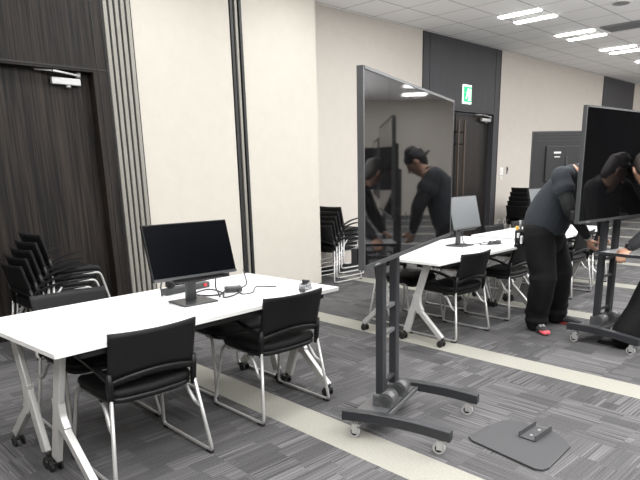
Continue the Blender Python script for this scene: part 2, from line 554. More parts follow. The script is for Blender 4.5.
# ------------------------------------------------------------------ wall fittings
t = thing('exit_sign', 'green lit running-man exit sign on the charcoal panel over the door', 'sign', (9.075, YB - .012, 2.68), 0)
MB().box((0, -.012, 0), (.25, .028, .31), None, .004).build('sign_box', MAT['signwhite'], t)
g = MB().box((0, -.028, 0), (.225, .006, .245)).build('green_face', MAT['green'], t)
m = MB()
yy = -.033
m.box((.055, yy, -.005), (.075, .004, .19))
m.build('doorway_mark', MAT['signwhite'], g)
m = MB()
m.cyl((.0, yy - .002, .075), (.0, yy - .006, .075), .022, 12)
m.bar((.0, yy - .004, .055), (-.022, yy - .004, -.01), .034, .004, (1, 0, 0))
m.bar((-.022, yy - .004, -.01), (.022, yy - .004, -.05), .022, .004, (1, 0, 0))
m.bar((.022, yy - .004, -.05), (.012, yy - .004, -.095), .020, .004, (1, 0, 0))
m.bar((-.022, yy - .004, -.01), (-.07, yy - .004, -.075), .022, .004, (1, 0, 0))
m.bar((0, yy - .004, .045), (.045, yy - .004, .012), .017, .004, (1, 0, 0))
m.bar((0, yy - .004, .045), (-.06, yy - .004, .02), .017, .004, (1, 0, 0))
m.build('running_figure', MAT['signwhite'], g)
def plate(name, label, cat, x, z, w_, h_, mat, inner):
    t = thing(name, label, cat, (x, YB - .001, z))
    MB().box((0, -.006, 0), (w_, .012, h_), None, .003).build('cover_plate', mat, t)
    inner(t)
    return t
plate('light_switch', 'white wall light switch beside the exit door', 'switch', 10.36, 1.385, .12, .14, MAT['plastic'],
      lambda t: MB().box((0, -.014, 0), (.06, .008, .09), None, .002).build('rocker', MAT['edge'], t))
plate('wall_controller', 'slim dark grey wall controller right of the light switch', 'controller', 10.575, 1.40, .055, .14, MAT['grey'],
      lambda t: MB().box((0, -.014, .02), (.035, .006, .06)).build('display', MAT['black'], t))
plate('wall_notice', 'small white label strip under the light switch', 'label', 10.36, 1.255, .11, .055, MAT['plastic'],
      lambda t: MB().box((0, -.013, 0), (.085, .004, .012)).build('grey_line', MAT['grey'], t))
for x, l in ((10.37, 'white wall socket low on the wall, closer to the exit door'), (10.57, 'white wall socket low on the wall, closer to the stacked chairs')):
    plate('wall_socket', l, 'socket', x, .40, .10, .13, MAT['plastic'],
          lambda t: MB().box((0, -.013, 0), (.05, .004, .075)).build('socket_face', MAT['grey'], t))['group'] = 'wall sockets'

# ------------------------------------------------------------------ chair
def make_chair(label):
    t = thing('meeting_chair', label, 'chair', (0, 0, 0))
    for s in (-1, 1):
        p = [(.212 * s, -.205, .47), (.262 * s, -.262, .014), (.262 * s, .255, .014), (.222 * s, .175, .405),
             (.212 * s, -.06, .402), (.214 * s, -.12, .375), (.226 * s, -.185, .285), (.2337 * s, -.2297, .272)]
        MB().tube(fillet(p, [0, .035, .035, .045, .05, .05, .04, 0]), .0098, 10).build('sled_frame', MAT['chrome'], t)
        for gy in (-.235, .225):
            MB().box((.262 * s, gy, .008), (.024, .05, .016), None, .004).build('glide', MAT['rubber'], t)
        # armrest: slim blade running forward from the back upright
        a = MB()
        ctr = [(.216 * s, -.215, .520), (.238 * s, -.11, .572), (.243 * s, .02, .592), (.241 * s, .065, .593)]
        ctr = fillet(ctr, .06, 4)
        for i in range(len(ctr) - 1):
            a.bar(ctr[i], V(ctr[i + 1]) + (V(ctr[i + 1]) - V(ctr[i])).normalized() * .004, .030, .013, (1, 0, 0))
        a.build('armrest', MAT['black'], t)
    MB().bar((-.225, .12, .398), (.225, .12, .398), .03, .014, (0, 1, 0)).bar((-.222, -.09, .392), (.222, -.09, .392), .03, .014, (0, 1, 0)).build('cross_bar', MAT['black'], t)
    # seat: shell and cushion
    def outline(u, sx, sy):
        a = 2 * PI * u
        c, s_ = math.cos(a), math.sin(a)
        e = .32
        return (sx * math.copysign(abs(c) ** e, c), sy * math.copysign(abs(s_) ** e, s_))
    def seat_ring(prof, sx, sy, cy):
        m = MB(); n = 40; rings = []
        for (k, z, dr) in prof:
            ring = []
            for i in range(n):
                x, y = outline(i / n, sx * k, sy * k)
                zz = z - dr * max(0, (y - sy * .35) / sy) ** 2 * .06 - .012 * (1 - (x / sx) ** 2) * (1 if dr else 0) * (k)
                ring.append(m.bm.verts.new((x, y + cy, zz)))
            rings.append(ring)
        for a, b in zip(rings, rings[1:]):
            for i in range(n):
                f = m.bm.faces.new((a[i], a[(i + 1) % n], b[(i + 1) % n], b[i])); f.smooth = True
        m.bm.faces.new(rings[0]); m.bm.faces.new(rings[-1])
        return m
    seat_ring([(.93, .428, 1), (.985, .432, 1), (1, .446, 1), (.985, .462, 1), (.93, .474, 1), (.6, .478, 1), (.2, .479, 1)], .232, .212, .0).build('seat', MAT['seat'], t)
    seat_ring([(.80, .396, 1), (.94, .400, 1), (.985, .412, 1), (.97, .430, 1), (.5, .431, 1)], .232, .212, .0).build('seat_shell', MAT['black'], t)
    # backrest panel, bowed in plan, with an arched lower edge
    def back(off):
        def f(u, v):
            x = (u - .5) * .432
            q = 1 - (x / .2225) ** 2
            z = (.515 + .035 * q) * (1 - v) + (.757 - .006 * q) * v
            y = -.205 - .030 * q - .25 * (z - .5) + off
            x *= (1 + .02 * v)
            return V((x, y, z))
        return f
    MB().slab(back(0), back(.016), 20, 8).build('backrest', MAT['mesh'], t)
    def rim(off):
        def f(u, v):
            x = (u - .5) * .446
            q = 1 - (x / .223) ** 2
            z = .482 + .037 * q + .034 * v
            y = -.211 - .030 * q - .25 * (z - .5) + off
            return V((x, y, z))
        return f
    m = MB().slab(rim(-.004), rim(.024), 20, 2)
    for s in (-1, 1):
        m.tube([(.2185 * s, -.222, .56), (.217 * s, -.212, .50), (.2145 * s, -.203, .40)], [.012, .017, .0145], 10)
    m.build('back_bracket', MAT['black'], t)
    return t

chair0 = make_chair('black sled-base chair pulled up at the nearest white table, beside its open end')
chair0.location = (1.240, 2.782, 0); chair0.rotation_euler = (0, 0, R(0))
G1 = 'black sled-base chairs around the tables'
chair0['group'] = G1
def chair(x, y, rz, label, group=G1):
    return dup(chair0, (x, y, 0), rz, label, group)
chair(2.155, 2.852, R(0), 'black sled-base chair at the nearest white table, in front of the grey cable lump')
chair(1.285, 3.415, R(180), 'black sled-base chair across the nearest table, its back edge rising above the tabletop')
chair(2.205, 3.405, R(180), 'black sled-base chair across the nearest table, behind the black monitor')
chair(4.310, 2.995, 0, 'black sled-base chair at the second table, standing nearest the television posts')
chair(5.275, 3.045, 0, 'black sled-base chair at the second table, right behind the man in the tee')
chair(4.415, 3.575, R(180), 'black sled-base chair on the far side of the second table, seen through under the television')
chair(5.360, 3.60, R(180), 'black sled-base chair on the far side of the second table, under the grey monitor')
chair(6.60, 3.02, R(0), 'black sled-base chair at the third table, seen between the man and the cart post')
chair(7.35, 3.12, R(4), 'black sled-base chair at the end of the third table, seen under the second television')
chair(6.55, 3.66, R(180), 'black sled-base chair across the third table, behind the man')
chair(7.30, 3.72, R(180), 'black sled-base chair across the third table, at its far corner')

# stacks: every chair on its own, all facing +X
def stack(x, y, rz, n, where, group, dz=.057, dx=.044):
    names = ['bottom chair', 'second chair up', 'middle chair', 'fourth chair up', 'top chair']
    for k in range(n):
        q = V((math.cos(rz), math.sin(rz), 0)) * dx * k
        dup(chair0, (x + q.x, y + q.y, dz * k), rz - PI / 2, f'black stacking chair, {names[k]} of the stack {where}', group)
stack(1.665, 5.20, R(3), 5, 'in front of the dark wood door', 'stack by the wood door')
stack(5.50, 5.72, R(0), 5, 'in the niche behind the cream partition', 'stack in the niche')
stack(10.42, 5.62, R(2), 5, 'against the wall past the exit door', 'stack past the exit door', .082)

# ------------------------------------------------------------------ tables
def make_table(label):
    t = thing('folding_table', label, 'table', (0, 0, 0))
    MB().box((0, 0, .7085), (1.80, .445, .023), None, .004).build('tabletop', MAT['white'], t)
    m = MB()
    for s in (-1, 1):
        m.box((0, s * .2228, .7075), (1.80, .004, .0215)); m.box((s * .8998, 0, .7075), (.004, .445, .0215))
    m.build('edge_band', MAT['edge'], t)
    MB().box((0, .03, .672), (1.56, .10, .05), None, .004).box((0, -.185, .680), (1.56, .03, .034)).box((0, .17, .688), (1.66, .05, .018)).build('under_beam', MAT['black'], t)
    for s in (-1, 1):
        x = s * .800
        leg = MB()
        leg.bar((x, -.045, .690), (x, .165, .075), .030, .062, (1, 0, 0), .006).build('leg', MAT['silver'], t)
        # brace from the middle of the post out to the other foot
        def P(y, z): return (x + s * .002, y, z)
        b = MB()
        pts = fillet([(x, .055, .42), (x, .052, .33), (x, .020, .275), (x, -.200, .075)], [.0, .02, .02, 0], 2)
        for i in range(len(pts) - 1):
            b.bar(pts[i], V(pts[i + 1]) + (V(pts[i + 1]) - V(pts[i])).normalized() * .008, .034, .044 if i > 4 else .068, (1, 0, 0), .004)
        b.build('foot_brace', MAT['silver'], t)
        MB().box((x - s * .02, -.04, .686), (.14, .06, .012)).build('leg_plate', MAT['grey'], t)
        for y in (.185, -.210):
            c = MB()
            c.cyl((x, y, .05), (x, y, .088), .012, 10)
            for q in (-1, 1):
                c.cyl((x + q * .022 - .006, y + .012, .027), (x + q * .022 + .006, y + .012, .027), .027, 18)
            c.box((x, y + .008, .046), (.05, .045, .022), None, .006)
            c.build('caster', MAT['rubber'], t)
    return t
tab0 = make_table('white folding table nearest the camera, front one of the back-to-back pair with the black monitor')
def table_pair(cx, cy, rz, la, lb, first=False):
    n = V((-math.sin(rz), math.cos(rz), 0))
    a = V((cx, cy, 0)) - n * .224; b = V((cx, cy, 0)) + n * .224
    if first:
        tab0.location = a; tab0.rotation_euler = (0, 0, rz); tab0['group'] = 'white folding tables'
    else:
        dup(tab0, a, rz, la)
    dup(tab0, b, rz + PI, lb)
table_pair(1.655, 3.035, R(4.5), '', 'white folding table behind the nearest one, on the side of the dark wood door', True)
table_pair(4.660, 3.215, R(2), 'white folding table carrying the grey monitor, its near half with the cross-legged frame in view', 'white folding table at the far half of the grey monitor pair, behind the television')
table_pair(6.60, 3.27, R(2), 'white folding table beyond the man, near half of the last pair', 'white folding table beyond the man, far half of the last pair')

# ------------------------------------------------------------------ monitors
def monitor(label, loc, base, yaw, tilt, smat):
    t = thing('computer_monitor', label, 'monitor', base, 0)
    W_, H_ = .515, .310
    Mr = Matrix.Translation(V(loc) - V(base)) @ Matrix.Rotation(yaw, 4, 'Z') @ Matrix.Rotation(-tilt, 4, 'X')
    def tb(mb):
        bmesh.ops.transform(mb.bm, matrix=Mr, verts=mb.bm.verts); return mb
    tb(MB().box((0, .012, 0), (W_, .022, H_), None, .004).box((0, .035, -.02), (.30, .03, .18), None, .01)).build('housing', MAT['black'], t)
    tb(MB().box((0, -.0005, .004), (W_ - .010, .004, H_ - .022))).build('screen', smat, t)
    tb(MB().box((0, -.002, -H_ / 2 + .008), (W_ - .004, .006, .014))).build('chin', MAT['tvframe'], t)
    tb(MB().box((.02, .02, -H_ / 2 - .008), (W_ * .62, .022, .02), None, .003)).build('sound_bar', MAT['black'], t)
    hb = Mr @ V((0, .05, -.02))
    MB().bar((0, .025, .012), (hb.x * .35, hb.y + .005, hb.z), .062, .022, (1, 0, 0), .003).build('stand_post', MAT['tvframe'], t)
    MB().box((0, 0, .006), (.215, .19, .010), (0, 0, yaw), .003).build('stand_base', MAT['tvframe'], t)
    return t
monitor('black flat monitor with dark screen on the nearest white table', (1.700, 2.915, 1.030), (1.715, 2.965, .72), R(-1.5), R(16.4), MAT['monscreen'])
monitor('flat monitor with a plain grey screen on the second white table', (4.830, 3.21, 1.040), (4.80, 3.235, .72), R(3.4), R(13.7), MAT['greyscreen'])

monitor('flat monitor with a grey screen standing behind the man, by the stacked chairs', (7.12, 3.62, 1.04), (7.10, 3.63, .72), R(3.4), R(13.7), MAT['greyscreen'])

def cable(name, label, pts, r=.0048, mat='cable', cat='cable', cz=.724):
    P_ = [V((p[0], p[1], p[2] if len(p) > 2 else cz)) for p in pts]
    out = []
    for i in range(len(P_) - 1):       # Catmull-Rom
        a = P_[max(0, i - 1)]; b = P_[i]; c = P_[i + 1]; e = P_[min(len(P_) - 1, i + 2)]
        for k in range(6):
            s = k / 6
            out.append(.5 * ((2 * b) + (c - a) * s + (2 * a - 5 * b + 4 * c - e) * s * s + (3 * b - a - 3 * c + e) * s ** 3))
    out.append(P_[-1])
    m = MB().tube(out, r, 8)
    return tag(m.build(name, MAT[mat]), label, cat)

# power strip and cables by the first monitor
t = thing('power_strip', 'dark grey power strip with red switch behind the black monitor stand', 'power strip', (1.86, 3.29, .72), R(8))
MB().box((0, 0, .02), (.34, .055, .038), None, .006).build('strip_body', MAT['tvframe'], t)
m = MB()
for k in range(4): m.cyl((-.12 + k * .055, 0, .036), (-.12 + k * .055, 0, .0405), .017, 14)
m.build('socket_face', MAT['black'], t)
MB().box((.13, -.028, .022), (.026, .006, .018), None, .002).build('switch', MAT['red'], t)
t = thing('power_plug', 'black power plug stuck in the strip left of the monitor post', 'plug', (1.745, 3.276, .7605), R(8))
MB().box((0, 0, .02), (.045, .045, .038), None, .008).build('plug_body', MAT['black'], t)
MB().tube([(0, 0, .035), (-.02, .0, .065), (-.06, -.01, .06), (-.09, -.03, .02), (-.10, -.05, -.03)], .005, 8).build('plug_cord', MAT['cable'], t)
t = thing('cable_adapter', 'small dark grey adapter block among cables right of the black monitor', 'adapter', (2.045, 3.045, .72), R(-25))
MB().box((0, 0, .018), (.105, .06, .034), None, .008).build('adapter_body', MAT['tvframe'], t)
MB().box((0, 0, .0355), (.06, .035, .002)).build('adapter_label', MAT['grey'], t)
cable('power_cable', 'looped dark cable from the adapter to the monitor', [(2.0, 3.06, .735), (1.93, 3.02), (1.86, 3.05), (1.83, 3.14), (1.90, 3.20), (1.98, 3.20), (1.97, 3.05), (1.90, 2.93), (1.96, 2.93), (2.05, 2.985)])
cable('monitor_cable', 'dark cable hanging from the screen down to the tabletop beside the post', [(1.90, 3.00, .87), (1.915, 3.03, .82), (1.93, 3.06, .76), (1.915, 3.0, .726), (1.89, 2.96)])
cable('signal_cable', 'dark cable with its plug end sticking up right of the adapter', [(2.09, 3.04, .735), (2.17, 3.08, .745), (2.24, 3.19, .78), (2.30, 3.29, .80)], .0045)
cable('adapter_lead', 'dark lead curving over the white tabletop to its loose end', [(2.06, 3.015, .735), (2.03, 2.93), (2.10, 2.92), (2.19, 3.02), (2.24, 3.05), (2.29, 2.99), (2.31, 2.95)], .004)
# cable lump near the right end of the first table
t = thing('cable_bundle', 'grey coiled cable lump with plug near the right end of the first table', 'cable', (2.40, 2.77, .72), R(30))
m = MB()
for k in range(5):
    pts = []
    for i in range(25):
        a = 2 * PI * i / 24
        pts.append((math.cos(a) * (.075 - .006 * k) + .01 * math.sin(3 * a + k), math.sin(a) * (.035 - .002 * k), .006 + .006 * k + .004 * math.sin(2 * a + k)))
    m.tube(pts, .0055, 6)
m.build('coil', MAT['grey'], t)
MB().box((-.085, -.01, .014), (.07, .035, .024), (0, 0, .3), .006).box((.045, .01, .040), (.06, .030, .022), (0, .2, -.2), .006).build('plug_body', MAT['tvframe'], t)
# cables by the grey monitor
cable('monitor_cable', 'thin dark cable running from the grey monitor across the second table', [(4.90, 3.27, .86), (4.92, 3.29, .78), (4.93, 3.26), (5.0, 3.18), (5.12, 3.16), (5.16, 3.10)], .004)
cable('power_cable', 'dark cable curling back on the second table near the man', [(5.14, 3.02), (5.02, 3.06), (4.98, 3.12), (5.06, 3.16), (5.2, 3.2)], .004)
t = thing('cable_bundle', 'dark cable bundle on the second table beside the grey monitor', 'cable', (5.10, 3.035, .72), R(-20))
m = MB()
for k in range(4):
    pts = [(math.cos(2 * PI * i / 20) * (.085 - .008 * k), math.sin(2 * PI * i / 20) * .03, .006 + .008 * k + .004 * math.sin(4 * PI * i / 20 + k)) for i in range(21)]
    m.tube(pts, .005, 6)
m.build('coil', MAT['cable'], t)
MB().box((.05, 0, .03), (.05, .035, .028), (0, .2, .2), .006).build('plug_body', MAT['grey'], t)

# ------------------------------------------------------------------ televisions and carts
TW, TH = 1.45, .83
def make_tv(label):
    t = thing('television', label, 'television', (0, 0, 0))
    m = MB()
    f = .013
    for s in (-1, 1):
        m.box((s * (TW / 2 - f / 2), .002, 0), (f, .030, TH), None, .002)
    m.box((0, 0, TH / 2 - f / 2), (TW - 2 * f, .030, f)); m.box((0, 0, -TH / 2 + f * .75), (TW - 2 * f, .030, f * 1.5))
    m.build('bezel', MAT['tvframe'], t)
    MB().box((0, -.006, .004), (TW - 2 * f, .010, TH - 2.3 * f)).build('screen', MAT['screen'], t)
    b = MB().box((0, .013, 0), (TW - .03, .018, TH - .03)).box((0, .04, -.05), (TW * .72, .05, TH * .62), None, .012)
    bo = b.build('back_housing', MAT['tvback'], t)
    for z in (.375, .33, .285, -.39):
        MB().box((0, .024, z), (TW * .90, .006, .010)).build('vent_rib', MAT['cart'], bo)
    MB().box((.36, .0665, .11), (.10, .003, .025)).box((.36, .0665, .05), (.08, .003, .012)).build('rating_label', MAT['tape'], bo)
    m = MB()
    MB().box((-TW / 2 + .02, .035, -TH / 2 + .06), (.045, .03, .07), None, .004).build('control_box', MAT['tvback'], t)
    MB().box((-TW / 2 + .12, -.026, -TH / 2 + .012), (.05, .003, .006)).build('logo_strip', MAT['grey'], t)
    return t

def make_cart(label):
    t = thing('television_cart', label, 'cart', (0, 0, 0))
    W2 = .278
    for s in (-1, 1):
        # arched side rail: rear at +y, front at -y
        m = MB()
        def top(u):
            y = .15 - u * .62
            z = .152 + .014 * math.sin(PI * u) - .016 * u ** 2
            return y, z
        n = 14
        prev = None
        rings = []
        for i in range(n + 1):
            y, z = top(i / n)
            h = .052
            rings.append([m.bm.verts.new((s * W2 + dx, y, z + dz)) for dx, dz in ((-.026, 0), (-.022, .003), (.022, .003), (.026, 0), (.026, -h), (-.026, -h))])
        for a, b in zip(rings, rings[1:]):
            for k in range(6):
                m.bm.faces.new((a[k], a[(k + 1) % 6], b[(k + 1) % 6], b[k]))
        m.bm.faces.new(rings[0]); m.bm.faces.new(rings[-1])
        m.build('side_rail', MAT['cart'], t)
        for y in (.065, -.425):
            z_top = .105
            c = MB()
            c.cyl((s * W2, y, .078), (s * W2, y, z_top), .010, 10)
            c.box((s * W2, y, .078), (.040, .040, .008), None, .002)
            for q in (-1, 1):
                c.box((s * W2 + q * .017, y + .012, .055), (.004, .032, .055))
            co = c.build('caster_fork', MAT['chrome'], t)
            MB().cyl((s * W2 - .012, y + .018, .033), (s * W2 + .012, y + .018, .033), .033, 20).build('caster_wheel', MAT['caster'], co)
            MB().cyl((s * W2 - .014, y + .018, .033), (s * W2 + .014, y + .018, .033), .020, 16).build('wheel_hub', MAT['black'], co)
    MB().box((0, 0, .128), (2 * W2 - .05, .20, .028), None, .004).build('cross_plate', MAT['knuckle'], t)
    MB().box((0, -.085, .1425), (2 * W2 - .06, .010, .003)).build('plate_groove', MAT['seam'], t)
    PX = .098
    for s in (-1, 1):
        MB().box((s * PX, 0, .80), (.056, .045, 1.30), None, .006).build('post', MAT['cart'], t)
        # rounded knuckle joint at the foot of the post
        k = MB()
        k.box((s * PX, .0, .175), (.085, .075, .075), None, .012)
        k.cyl((s * PX - .045, -.045, .185), (s * PX + .045, -.045, .185), .045, 20)
        k.box((s * PX, -.03, .155), (.088, .10, .035), None, .006)
        ko = k.build('post_knuckle', MAT['knuckle'], t)
        k = MB(); k.cyl((s * PX - .0475, -.045, .185), (s * PX + .0475, -.045, .185), .030, 18)
        k.build('knuckle_cap', MAT['tvframe'], ko)
    for z in (.27, .55, .70):
        MB().box((0, .0, z), (2 * PX - .05, .03, .022), None, .003).build('rung', MAT['rung'] if z > .3 else MAT['cart'], t)
    # mount: two horizontal rails and two hooks behind the set
    m = MB()
    for z in (1.30, 1.58 - .15):
        m.box((0, -.034, z), (.62, .020, .05), None, .003)
    m.build('mount_rail', MAT['cart'], t)
    for s in (-1, 1):
        MB().box((s * .22, -.052, 1.37), (.035, .022, .46), None, .003).build('mount_hook', MAT['cart'], t)
    return t

def place_tv(obj, cart_xy, cart_a, tv_xyz, tv_a):
    pass
A1, A1T = R(18.5), R(20.4)
tv = make_tv('large black television nearest the camera, facing right and mirroring the men')
tv.location = (2.507, 1.985, 1.440); tv.rotation_euler = (0, 0, A1T)
cart = make_cart('charcoal television cart on casters in the middle of the carpet, without a shelf')
cart.location = (2.451, 2.122, 0); cart.rotation_euler = (0, 0, A1)
A2 = R(-7)
C2 = V((5.036, 1.907, 0))
tv2 = dup(tv, (4.98, 1.80, 1.455), R(-5), 'second black television by the right edge of the photo, with the men at its cart')
cart2 = dup(cart, C2, A2, 'charcoal television cart between the two men, with a grey shelf')
sh = MB().box((.0, -.235, .765), (.40, .43, .014), None, .004).build('shelf', MAT['grey'], cart2)
for q in (-1, 1):
    MB().box((q * .098, -.03, .745), (.03, .10, .03)).build('shelf_bracket', MAT['cart'], sh)
    MB().box((q * .198, -.235, .762), (.010, .43, .024), None, .003).build('shelf_rim', MAT['cart'], sh)
# third set, seen from behind beyond the man
c3 = V((8.70, 3.78, 0)); A3 = R(-48 + 180)
n3 = V((math.sin(A3), -math.cos(A3), 0))
dup(cart, c3, A3, 'television cart beyond the last table, mostly hidden by the man')
dup(tv, (c3.x + n3.x * .122, c3.y + n3.y * .122, 1.545), A3, 'third television seen from behind beyond the man, black back housing with white labels')
# more sets further along, seen as reflections in the nearest television
for (x, y, a, k) in ((8.6, 1.75, R(-4), 'nearer'), (11.4, 1.2, R(60), 'farther')):
    n = V((math.sin(a), -math.cos(a), 0))
    dup(cart, (x, y, 0), a, f'television cart mirrored as a dark column in the nearest screen, {k} one')
    dup(tv, (x + n.x * .122, y + n.y * .122, 1.46), a, f'television mirrored in the nearest screen beyond the men, {k} one')

# green wire bundle hanging behind the second set
cable('green_cable', 'thin green wire hanging between the posts of the second cart', [(5.09, 1.99, 1.05), (5.10, 1.995, .97), (5.07, 1.99, .91), (5.11, 1.99, .89)], .005, 'greenwire', 'cable')

# ------------------------------------------------------------------ steel foot plate lying on the carpet
t = thing('stand_base_plate', 'dark grey steel stand base plate lying flat on the carpet beside the cart', 'base plate', (2.74, 1.40, 0), 0)
poly = [(2.545, 1.60), (2.565, 1.645), (2.86, 1.645), (2.925, 1.62), (2.955, 1.55), (2.965, 1.34), (2.945, 1.28), (2.895, 1.215), (2.85, 1.165), (2.80, 1.15), (2.535, 1.145), (2.50, 1.16), (2.49, 1.195)]
poly = [(2.545, 1.595), (2.575, 1.635), (2.88, 1.615), (2.935, 1.565), (2.965, 1.36), (2.955, 1.315), (2.875, 1.205), (2.835, 1.175), (2.545, 1.150), (2.505, 1.165), (2.49, 1.20)]
MB().prism([(p[0] - 2.74, p[1] - 1.40) for p in poly], .002, .014, None, .002).build('plate', MAT['plate'], t)
b = MB().box((.105, -.02, .018), (.19, .095, .006))
b.box((.105, .027, .032), (.19, .005, .032)); b.box((.105, -.067, .032), (.19, .005, .032))
bo = b.build('post_bracket', MAT['plate'], t)
m = MB()
for sx in (.06, .15): m.cyl((sx, -.02, .021), (sx, -.02, .025), .008, 12)
m.build('bolt', MAT['chrome'], bo)

# ------------------------------------------------------------------ people
def remeshed(name, mb, mat, parent, off, vox=.010, smooth=6, sf=.5):
    bmesh.ops.recalc_face_normals(mb.bm, faces=mb.bm.faces)
    bmesh.ops.translate(mb.bm, vec=-V(off), verts=mb.bm.verts)
    me = bpy.data.meshes.new('tmp'); mb.bm.to_mesh(me); mb.bm.free()
    o = bpy.data.objects.new('tmp', me); link(o)
    r = o.modifiers.new('r', 'REMESH'); r.mode = 'VOXEL'; r.voxel_size = vox; r.use_smooth_shade = True
    s = o.modifiers.new('s', 'SMOOTH'); s.iterations = smooth; s.factor = sf
    dg = bpy.context.evaluated_depsgraph_get()
    m2 = bpy.data.meshes.new_from_object(o.evaluated_get(dg))
    bpy.data.objects.remove(o); bpy.data.meshes.remove(me)
    m2.name = name
    m2.materials.clear(); m2.materials.append(mat)
    for p in m2.polygons: p.use_smooth = True
    ob = bpy.data.objects.new(name, m2); link(ob); ob.parent = parent
    return ob

def limb(mb, pts, rad, n=16, sub=5, flat=None):
    """smooth tapered limb; rad entries are r or (r_side, r_other) measured along 'flat' axis"""
    pts = [V(p) for p in pts]
    P_, R_ = [], []
    rr = [(r, r) if isinstance(r, (int, float)) else r for r in rad]
    for i in range(len(pts) - 1):
        a = pts[max(0, i - 1)]; b = pts[i]; c = pts[i + 1]; e = pts[min(len(pts) - 1, i + 2)]
        for k in range(sub):
            s = k / sub
            P_.append(.5 * ((2 * b) + (c - a) * s + (2 * a - 5 * b + 4 * c - e) * s * s + (3 * b - a - 3 * c + e) * s ** 3))
            R_.append((rr[i][0] * (1 - s) + rr[i + 1][0] * s, rr[i][1] * (1 - s) + rr[i + 1][1] * s))
    P_.append(pts[-1]); R_.append(rr[-1])
    bm = mb.bm
    # rounded ends
    d0 = (P_[0] - P_[1]).normalized(); d1 = (P_[-1] - P_[-2]).normalized()
    m0 = min(R_[0]); m1 = min(R_[-1])
    P_ = [P_[0] + d0 * m0 * .85, P_[0] + d0 * m0 * .5] + P_ + [P_[-1] + d1 * m1 * .5, P_[-1] + d1 * m1 * .85]
    R_ = [(R_[0][0] * .45, R_[0][1] * .45), (R_[0][0] * .85, R_[0][1] * .85)] + R_ + [(R_[-1][0] * .85, R_[-1][1] * .85), (R_[-1][0] * .45, R_[-1][1] * .45)]
    rings = []
    u = V(flat) if flat is not None else None
    for i, p in enumerate(P_):
        tg = (P_[min(i + 1, len(P_) - 1)] - P_[max(i - 1, 0)]).normalized()
        if u is None: u = tg.orthogonal()
        uu = (u - tg * u.dot(tg)).normalized()
        vv = tg.cross(uu)
        if flat is None: u = uu
        rings.append([bm.verts.new(p + uu * math.cos(2 * PI * k / n) * R_[i][0] + vv * math.sin(2 * PI * k / n) * R_[i][1]) for k in range(n)])
    for a, b in zip(rings, rings[1:]):
        for k in range(n):
            bm.faces.new((a[k], a[(k + 1) % n], b[(k + 1) % n], b[k]))
    bm.faces.new(list(reversed(rings[0]))); bm.faces.new(rings[-1])
    return mb

def frame_from(fwd, up):
    f = V(fwd).normalized(); u = V(up); u = (u - f * u.dot(f)).normalized()
    r = f.cross(u)
    return r, f, u       # right, forward, up

def hand(mb, wrist, direc, palm_n, side, curl=.6, L=.18):
    """palm and five bent fingers; palm_n is the way the palm faces; side=+1 thumb along +lat"""
    d = V(direc).normalized(); n = V(palm_n); n = (n - d * n.dot(d)).normalized()
    lat = d.cross(n) * side
    w = V(wrist)
    limb(mb, [w - d * .02, w + d * .03, w + d * .085], [(.026, .020), (.036, .017), (.041, .014)], 14, 4, lat)
    lens = [.072, .080, .074, .058]
    for i in range(4):
        b = w + d * (.092 - .004 * abs(i - 1.2)) + lat * (.030 - .0205 * i)
        l = lens[i]
        c = curl * (1 + .08 * i)
        p = [b - d * .02, b]
        ang = 0
        for sg, fr in ((.45, .5), (.32, .9), (.23, .7)):
            ang += c * fr
            b = b + (d * math.cos(ang) + n * math.sin(ang)) * l * sg
            p.append(b)
        limb(mb, p, [.0095, .0092, .0085, .0080, .0070], 10, 3)
    b = w + d * .030 + lat * .028
    limb(mb, [b, b + (d * .5 + lat * .75 + n * .25).normalized() * .035, b + (d * .75 + lat * .45 + n * .5).normalized() * .066, b + (d * .85 + lat * .2 + n * .65).normalized() * .088],
         [.014, .012, .0105, .0085], 10, 3)

def head(mb, c, fwd, up, s=1.0):
    r, f, u = frame_from(fwd, up)
    c = V(c)
    def P(x, y, z): return c + (r * x + f * y + u * z) * s
    limb(mb, [P(0, -.012, .085), P(0, -.012, .045), P(0, .0, 0), P(0, .012, -.05), P(0, .028, -.098)],
         [(.055 * s, .066 * s), (.075 * s, .093 * s), (.076 * s, .094 * s), (.064 * s, .078 * s), (.034 * s, .040 * s)], 18, 4, r)
    limb(mb, [P(0, .086, .018), P(0, .100, -.018), P(0, .106, -.034)], [.009 * s, .013 * s, .014 * s], 10, 3)      # nose
    limb(mb, [P(-.020, .082, -.062), P(0, .090, -.062), P(.020, .082, -.062)], [.007 * s, .009 * s, .007 * s], 8, 3)  # lips
    for q in (-1, 1):
        limb(mb, [P(q * .014, .086, .030), P(q * .05, .074, .028)], [.009 * s, .008 * s], 8, 3)   # brow
        limb(mb, [P(q * .078, -.005, .022), P(q * .084, -.012, .0), P(q * .078, -.002, -.024)], [(.011 * s, .016 * s), (.010 * s, .018 * s), (.008 * s, .010 * s)], 10, 3, r)  # ear
    return P

def eyes(P, mat, parent, off):
    for q in (-1, 1):
        MB().sphere(P(q * .032, .079, .010), .010, (1, 1, .6), None, 10).build('eye', mat, parent, off)

